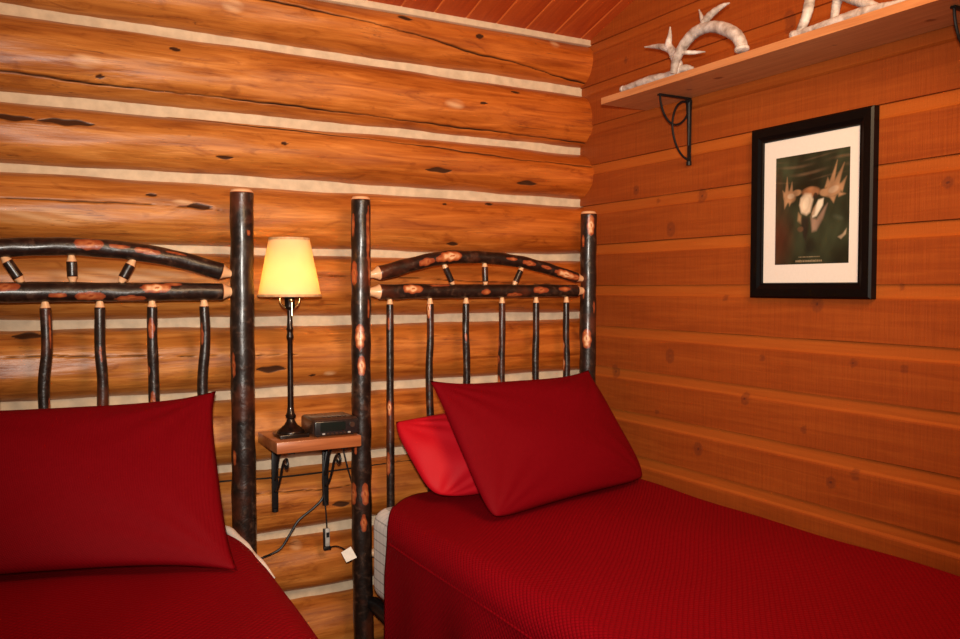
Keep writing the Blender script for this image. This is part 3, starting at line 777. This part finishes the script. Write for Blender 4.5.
cable('radio_cord', [(.99, 2.848, .885), (1.0, 2.90, .905), (1.045, 2.9, .86), (1.046, 2.885, .79), (1.056, 2.875, .73), (1.075, 2.875, .66), (1.09, 2.88, .58)], .003, M_black, 'thin black radio wire dropping from the table end behind the right bed post', 'cable')

# crumpled edge of white sheet showing past the coverlet beside the left pillow
q = spline([(.570, 2.70, .610, .010), (.577, 2.63, .614, .013), (.583, 2.56, .612, .013), (.588, 2.50, .606, .009), (.590, 2.45, .601, .006), (.594, 2.40, .597, .010), (.598, 2.33, .590, .010), (.602, 2.26, .578, .004)], 8)
V = []
for k, p in enumerate(q):
    for a in np.arange(12)*math.pi/6:
        V.append((p[0]+.004+.014*math.cos(a)+.0012*math.sin(k*.23+a*2), p[1], p[2]+.005+p[3]*.8*math.sin(a)+.002*math.sin(k*.31)))
link('sheet_fold', npmesh('sheet_fold', V, grid_faces(len(q), 12, 0, True)), M_white, ML)

# ------------------------------------------------------------------ shelf with antlers
def shelf():
    t = empty('wall_shelf', (2.09, 1.5, 2.074), 'long pine shelf on black scroll brackets high on the boarded wall', 'shelf')
    zz = 2.074; nyy, nxx = 260, 24
    y = np.linspace(2.572, .60, nyy); x = np.linspace(1.968, 2.189, nxx)
    Y, X = np.meshgrid(y, x, indexing='ij')
    kn = np.zeros_like(X)
    for (ky, kx, r) in ((2.06, 2.06, .013), (2.23, 2.09, .008), (1.62, 2.07, .006), (1.35, 2.1, .01)):
        kn = np.maximum(kn, np.clip(1.1-((Y-ky)/(r*1.4))**2-((X-kx)/r)**2, 0, 1))
    V1 = np.stack([X, Y, 0*X+zz], -1).reshape(-1, 3); V2 = V1+np.array([0, 0, .024])
    nF = grid_faces(nyy, nxx); F = [nF, nF[:, ::-1]+len(V1)]
    rim = list(range(nxx))+[i*nxx+nxx-1 for i in range(1, nyy)]+[(nyy-1)*nxx+j for j in range(nxx-2, -1, -1)]+[i*nxx for i in range(nyy-2, 0, -1)]
    F.append(np.array([[a, b, b+len(V1), a+len(V1)] for a, b in zip(rim, rim[1:]+rim[:1])]))
    me = npmesh('board', np.vstack([V1, V2]), np.vstack(F), {'knot': np.r_[kn.ravel(), kn.ravel()]})
    bm = bmesh.new(); bm.from_mesh(me); bmesh.ops.recalc_face_normals(bm, faces=bm.faces); bm.to_mesh(me); bm.free()
    link('board', me, M_shelf, t, False)
    for by in (2.325, 1.252):
        k = MB(); wx = 2.187
        k.box((wx-.006, by-.009, 1.835), (wx, by+.009, 2.072), .002)
        k.tube([(wx-.004, by, 1.842), (wx-.004, by, 1.828)], .010, 14)
        k.box((2.035, by-.0075, 2.067), (wx, by+.0075, 2.0735), .0015)
        k.tube([(wx-.008, by, 2.062), (wx-.016, by, 2.062)], .011, 12)
        k.tube([(wx-.006, by, 2.064), (wx-.006, by, 2.04), (wx-.006, by, 1.98), (wx-.006, by, 1.90)], [.012, .011, .007, .004], 12)
        # big quarter scroll from the arm tip back to the upright and a second loop to the foot
        sc1 = spline([(2.042, by, 2.067), (2.048, by, 2.035), (2.066, by, 1.998), (2.098, by, 1.972), (2.135, by, 1.975), (2.165, by, 2.000), (2.180, by, 2.030)], 6)
        sc2 = spline([(2.180, by, 2.055), (2.150, by, 2.057), (2.120, by, 2.035), (2.103, by, 1.990), (2.104, by, 1.945), (2.122, by, 1.895), (2.150, by, 1.862), (2.184, by, 1.845)], 6)
        k.tube(sc1, .0040, 8); k.tube(sc2, .0040, 8)
        k.build('bracket', M_black, t)
shelf()
SZ = 2.098
def antler(label, limbs, loc, mat=M_antler, burr=None):
    k = MB()
    for L in limbs:
        q = spline([(a[0], a[1], a[2], a[3]) for a in L], 8)
        k.tube([tuple(v[:3]) for v in q], [max(v[3]+.0004*math.sin(i*1.7), .0012) for i, v in enumerate(q)], 14)
    if burr is not None:
        c, d, r = Vector(burr[0]), Vector(burr[1]).normalized(), burr[2]
        a = []; 
        k.tube([c-d*.008, c-d*.004, c+d*.004, c+d*.009], [r*.8, r*1.18, r*1.18, r*.85], 16)
    o = k.build('antler', mat)
    me = o.data
    o.location = (0, 0, 0)
    tag(o, label, 'antler', 'antlers on the wall shelf')
    return o
antler('pale forked antler nearest the log wall, its fork standing up from the shelf',
    [[(2.0, 2.487, 2.116, .010), (2.0, 2.435, 2.117, .0124), (2.0, 2.327, 2.119, .015), (2.012, 2.239, 2.117, .0140), (2.012, 2.2, 2.134, .0175), (2.012, 2.228, 2.192, .0150), (2.012, 2.249, 2.221, .0132), (2.012, 2.243, 2.253, .0078), (2.012, 2.241, 2.283, .002)],
     [(2.012, 2.243, 2.208, .0137), (2.012, 2.298, 2.23, .0099), (2.012, 2.374, 2.247, .002)],
     [(2.012, 2.208, 2.129, .0135), (2.02, 2.169, 2.127, .0115), (2.03, 2.145, 2.122, .0047)]], None,
    burr=((2.0, 2.482, 2.116), (0, 1, 0), .0110))
antler('grey-white antler arching like a hoop, second from the log wall',
    [[(1.975, 2.183, 2.106, .0115), (1.975, 2.167, 2.151, .0150), (1.975, 2.127, 2.193, .0175), (1.975, 2.075, 2.217, .0185), (1.975, 2.011, 2.216, .0181), (1.975, 1.95, 2.193, .0205), (1.975, 1.903, 2.162, .0200), (1.975, 1.882, 2.132, .0190), (1.975, 1.876, 2.110, .0180)],
     [(1.975, 2.049, 2.223, .0128), (1.975, 2.039, 2.237, .0119), (1.975, 2.012, 2.254, .0118), (1.975, 1.963, 2.267, .008), (1.975, 1.93, 2.268, .0018)],
     [(1.975, 2.043, 2.235, .0092), (1.975, 2.052, 2.26, .0064), (1.975, 2.063, 2.285, .0018)],
     [(1.975, 2.14, 2.166, .0076), (2.005, 2.116, 2.164, .0066), (2.02, 2.08, 2.160, .0019)]], None,
    burr=((1.975, 1.877, 2.112), (0, .15, 1), .0190))
antler('brown slender antler lying flat on the shelf behind the hoop-shaped one',
    [[(2.04, 2.25, 2.106, .004), (2.045, 2.188, 2.110, .007), (2.05, 2.10, 2.112, .008), (2.05, 2.0, 2.112, .0085), (2.05, 1.93, 2.108, .008)],
     [(2.048, 2.12, 2.112, .006), (2.06, 2.07, 2.128, .002)]], None, M_brown_antler)
antler('large grey antler with a broad upright tine, first of the far right group',
    [[(1.995, 1.700, 2.112, .0120), (2.0, 1.678, 2.113, .0120), (2.0, 1.639, 2.112, .0115), (2.0, 1.589, 2.113, .0126), (2.0, 1.529, 2.114, .0144), (2.0, 1.471, 2.114, .015), (2.0, 1.425, 2.112, .0119), (2.0, 1.389, 2.110, .0090), (2.0, 1.338, 2.111, .0048), (2.0, 1.308, 2.116, .0014)],
     [(2.0, 1.684, 2.114, .0108), (2.0, 1.673, 2.130, .013), (2.0, 1.659, 2.156, .014), (2.0, 1.65, 2.188, .015), (2.0, 1.643, 2.228, .0117), (2.0, 1.639, 2.263, .0021)]], None,
    burr=((2.0, 1.703, 2.113), (0, 1, .1), .0115))
antler('bleached antler leaning over the grey one near the far right of the shelf',
    [[(2.055, 1.613, 2.112, .0096), (2.055, 1.606, 2.159, .0117), (2.05, 1.595, 2.187, .0137), (2.045, 1.577, 2.197, .0142), (2.04, 1.541, 2.176, .014), (2.035, 1.499, 2.152, .0138), (2.032, 1.465, 2.133, .0111), (2.03, 1.435, 2.115, .006)],
     [(2.05, 1.595, 2.187, .0095), (2.05, 1.608, 2.228, .0064), (2.05, 1.615, 2.256, .0016)]], None)
antler('small dull antler at the right end of the far right group',
    [[(2.02, 1.425, 2.1115, .010), (2.02, 1.39, 2.1135, .0125), (2.02, 1.34, 2.114, .014), (2.02, 1.29, 2.112, .013), (2.02, 1.24, 2.110, .011), (2.03, 1.19, 2.125, .006), (2.03, 1.16, 2.14, .002)]], None, M_brown_antler)

# ------------------------------------------------------------------ framed picture
def picture():
    y0, y1, z0, z1 = 2.010, 1.556, 1.346, 1.902
    t = empty('framed_picture', (2.18, (y0+y1)/2, z0), 'black framed moose skull poster with wide white mat on the boarded wall', 'picture')
    xf = 2.160; xbk = 2.1895
    k = MB(); fwid = .049
    def ringpt(o, x): return [(x, y0-o, z0+o), (x, y1+o, z0+o), (x, y1+o, z1-o), (x, y0-o, z1-o)]
    layers = [ringpt(0, xbk), ringpt(0, xf+.006), ringpt(.006, xf), ringpt(.030, xf+.002), ringpt(fwid-.008, xf+.007), ringpt(fwid-.003, xf+.007), ringpt(fwid, xf+.012), ringpt(fwid, xbk)]
    vv = [[k.bm.verts.new(p) for p in L] for L in layers]
    for a, b in zip(vv, vv[1:]+vv[:1]):
        for i in range(4): k.bm.faces.new((a[i], a[(i+1) % 4], b[(i+1) % 4], b[i]))
    k.build('frame', M_frame, t, False)
    MB().box((xf+.014, y1+fwid-.004, z0+fwid-.004), (xf+.018, y0-fwid+.004, z1-fwid+.004)).build('mat', M_matb, t, False)
    # print: painted on a fine grid of point colours
    py0, py1, pz0, pz1 = 1.913, 1.638, 1.453, 1.797
    nu, nv = 190, 240
    u = np.linspace(0, 1, nu); v = np.linspace(0, 1, nv); U, W = np.meshgrid(u, v, indexing='ij')
    r = np.random.RandomState(3)
    img = np.ones((nu, nv, 3))*np.array([.020, .027, .013])
    nz = 0
    for q in range(14):
        a, b = r.uniform(-16, 16, 2); nz = nz+np.sin(U*a+W*b+r.rand()*6)/14
    img *= (1+1.8*nz)[..., None]
    def add(mask, col, k=1.):
        nonlocal img
        mask = np.clip(mask, 0, 1)[..., None]*k; img = img*(1-mask)+np.array(col)*mask
    def ell(cu, cv, a, b, ang=0, soft=.35, wu=0):
        du = (U-cu); dv = (W-cv)*1.25; c, s = math.cos(ang), math.sin(ang)
        x = (du*c+dv*s)/a; y = (-du*s+dv*c)/(b*1.25)
        d = np.sqrt(x*x+y*y)*(1+.12*np.sin(np.arctan2(y, x)*5+cu*40)*wu)
        return np.clip((1-d)/soft, 0, 1)
    def poly(pts, soft=.035):
        P = np.array(pts, float); ins = np.zeros_like(U, bool); dm = np.full_like(U, 9.)
        for (x1, y1_), (x2, y2_) in zip(P, np.roll(P, -1, 0)):
            cond = ((y1_ > W) != (y2_ > W)) & (U < (x2-x1)*(W-y1_)/(y2_-y1_+1e-9)+x1); ins ^= cond
            tt = np.clip(((U-x1)*(x2-x1)+(W-y1_)*(y2_-y1_))/((x2-x1)**2+(y2_-y1_)**2+1e-12), 0, 1)
            dm = np.minimum(dm, np.hypot(U-x1-tt*(x2-x1), W-y1_-tt*(y2_-y1_)))
        return np.clip(np.where(ins, .5+dm/soft, .5-dm/soft), 0, 1)
    add(ell(.02, .75, .30, .38, 0, .9), (.085, .022, .010), .8)
    add(ell(.02, .30, .12, .25, 0, .9), (.07, .025, .012), .6)
    for vv_, th, c in ((.09, .020, .5), (.165, .022, .6), (.23, .012, .35), (.04, .012, .3)):
        add(np.clip(1-np.abs(W-vv_-.02*np.sin(U*5))/th, 0, 1)*(.5+.5*np.sin(U*9+vv_*60)), (.16, .10, .055), c)
    tan = (.34, .19, .095); tand = (.16, .085, .04); wh = (.60, .47, .33)
    add(ell(.20, .375, .105, .062, .35), tan, .95); add(ell(.30, .345, .08, .035, -.1), tan, .9)
    for P3 in ([(.13, .36), (.165, .19), (.19, .35)], [(.19, .34), (.235, .24), (.25, .35)], [(.12, .37), (.10, .31), (.16, .35)], [(.12, .39), (.13, .48), (.19, .41)], [(.19, .41), (.20, .46), (.25, .40)]): add(poly(P3, .02), tan, .9)
    add(ell(.22, .37, .06, .03), wh, .45)
    add(ell(.79, .355, .14, .068, -.25), tan, .95); add(ell(.68, .37, .08, .04, .1), tan, .9)
    for P3 in ([(.68, .33), (.72, .24), (.76, .31)], [(.72, .32), (.84, .10), (.80, .32)], [(.78, .31), (.93, .13), (.86, .33)], [(.86, .33), (.96, .25), (.91, .38)], [(.86, .38), (.95, .40), (.86, .42)], [(.74, .41), (.80, .47), (.83, .41)]): add(poly(P3, .02), tan, .9)
    add(ell(.80, .35, .08, .035, -.3), wh, .4)
    add(ell(.50, .35, .14, .055), (.32, .14, .06), .9)
    add(ell(.56, .39, .035, .035), (.02, .012, .008), .9)
    add(poly([(.36, .40), (.42, .36), (.50, .37), (.53, .42), (.49, .53), (.44, .555), (.37, .53), (.345, .46)], .03), wh)
    add(ell(.43, .45, .05, .07, .2), (.80, .68, .50), .6)
    add(poly([(.60, .43), (.67, .42), (.66, .48), (.58, .57), (.52, .585), (.52, .54)], .02), (.66, .58, .44))
    add(poly([(.53, .50), (.58, .46), (.55, .56), (.50, .57)], .02), (.30, .17, .09), .7)
    add(poly([(.33, .53), (.37, .56), (.37, .63), (.32, .60)], .03), (.33, .20, .10), .8)
    add(poly([(.38, .57), (.48, .58), (.47, .68), (.44, .80), (.40, .75), (.37, .65)], .03), (.018, .014, .010), .9)
    add(poly([(.50, .58), (.58, .60), (.68, .50), (.72, .47), (.66, .60), (.58, .70), (.52, .71)], .03), (.30, .19, .13), .85)
    add(ell(.50, .84, .10, .10, 0, .6), (.006, .008, .006), .8)
    add(ell(.36, .68, .05, .03), (.14, .07, .035), .7)
    add(poly([(.86, .77), (.92, .745), (.97, .70), (.96, .75), (.90, .79)], .015), (.36, .27, .17), .9)
    add(ell(.86, .60, .10, .03, .3, .8), (.05, .065, .04), .8)
    # two rows of small illegible caption lettering
    r2 = np.random.RandomState(9)
    for row, (cv, a, b, hh) in enumerate(((.935, .34, .62, .006), (.972, .30, .65, .011))):
        uu = a
        while uu < b:
            wl = r2.uniform(.006, .011); add(((U > uu) & (U < uu+wl) & (np.abs(W-cv) < hh*r2.uniform(.7, 1))).astype(float), (.42, .32, .19), .55+.2*row); uu += wl+.005
    tex = sum(np.sin(U*a+W*b+c) for a, b, c in [(r.uniform(-60, 60), r.uniform(-60, 60), r.rand()*6) for _ in range(10)])/10
    img = np.clip(img*(1+.55*tex)[..., None], .002, 1)
    xq = xf+.0135
    V = np.stack([0*U+xq, py0+(py1-py0)*U, pz1+(pz0-pz1)*W], -1).reshape(-1, 3)
    me = npmesh('print', V, grid_faces(nu, nv), {'paint': img.reshape(-1, 3)})
    o = link('print', me, M_print, t, False)
    md = o.modifiers.new('t', 'SOLIDIFY'); md.thickness = .0004
picture()
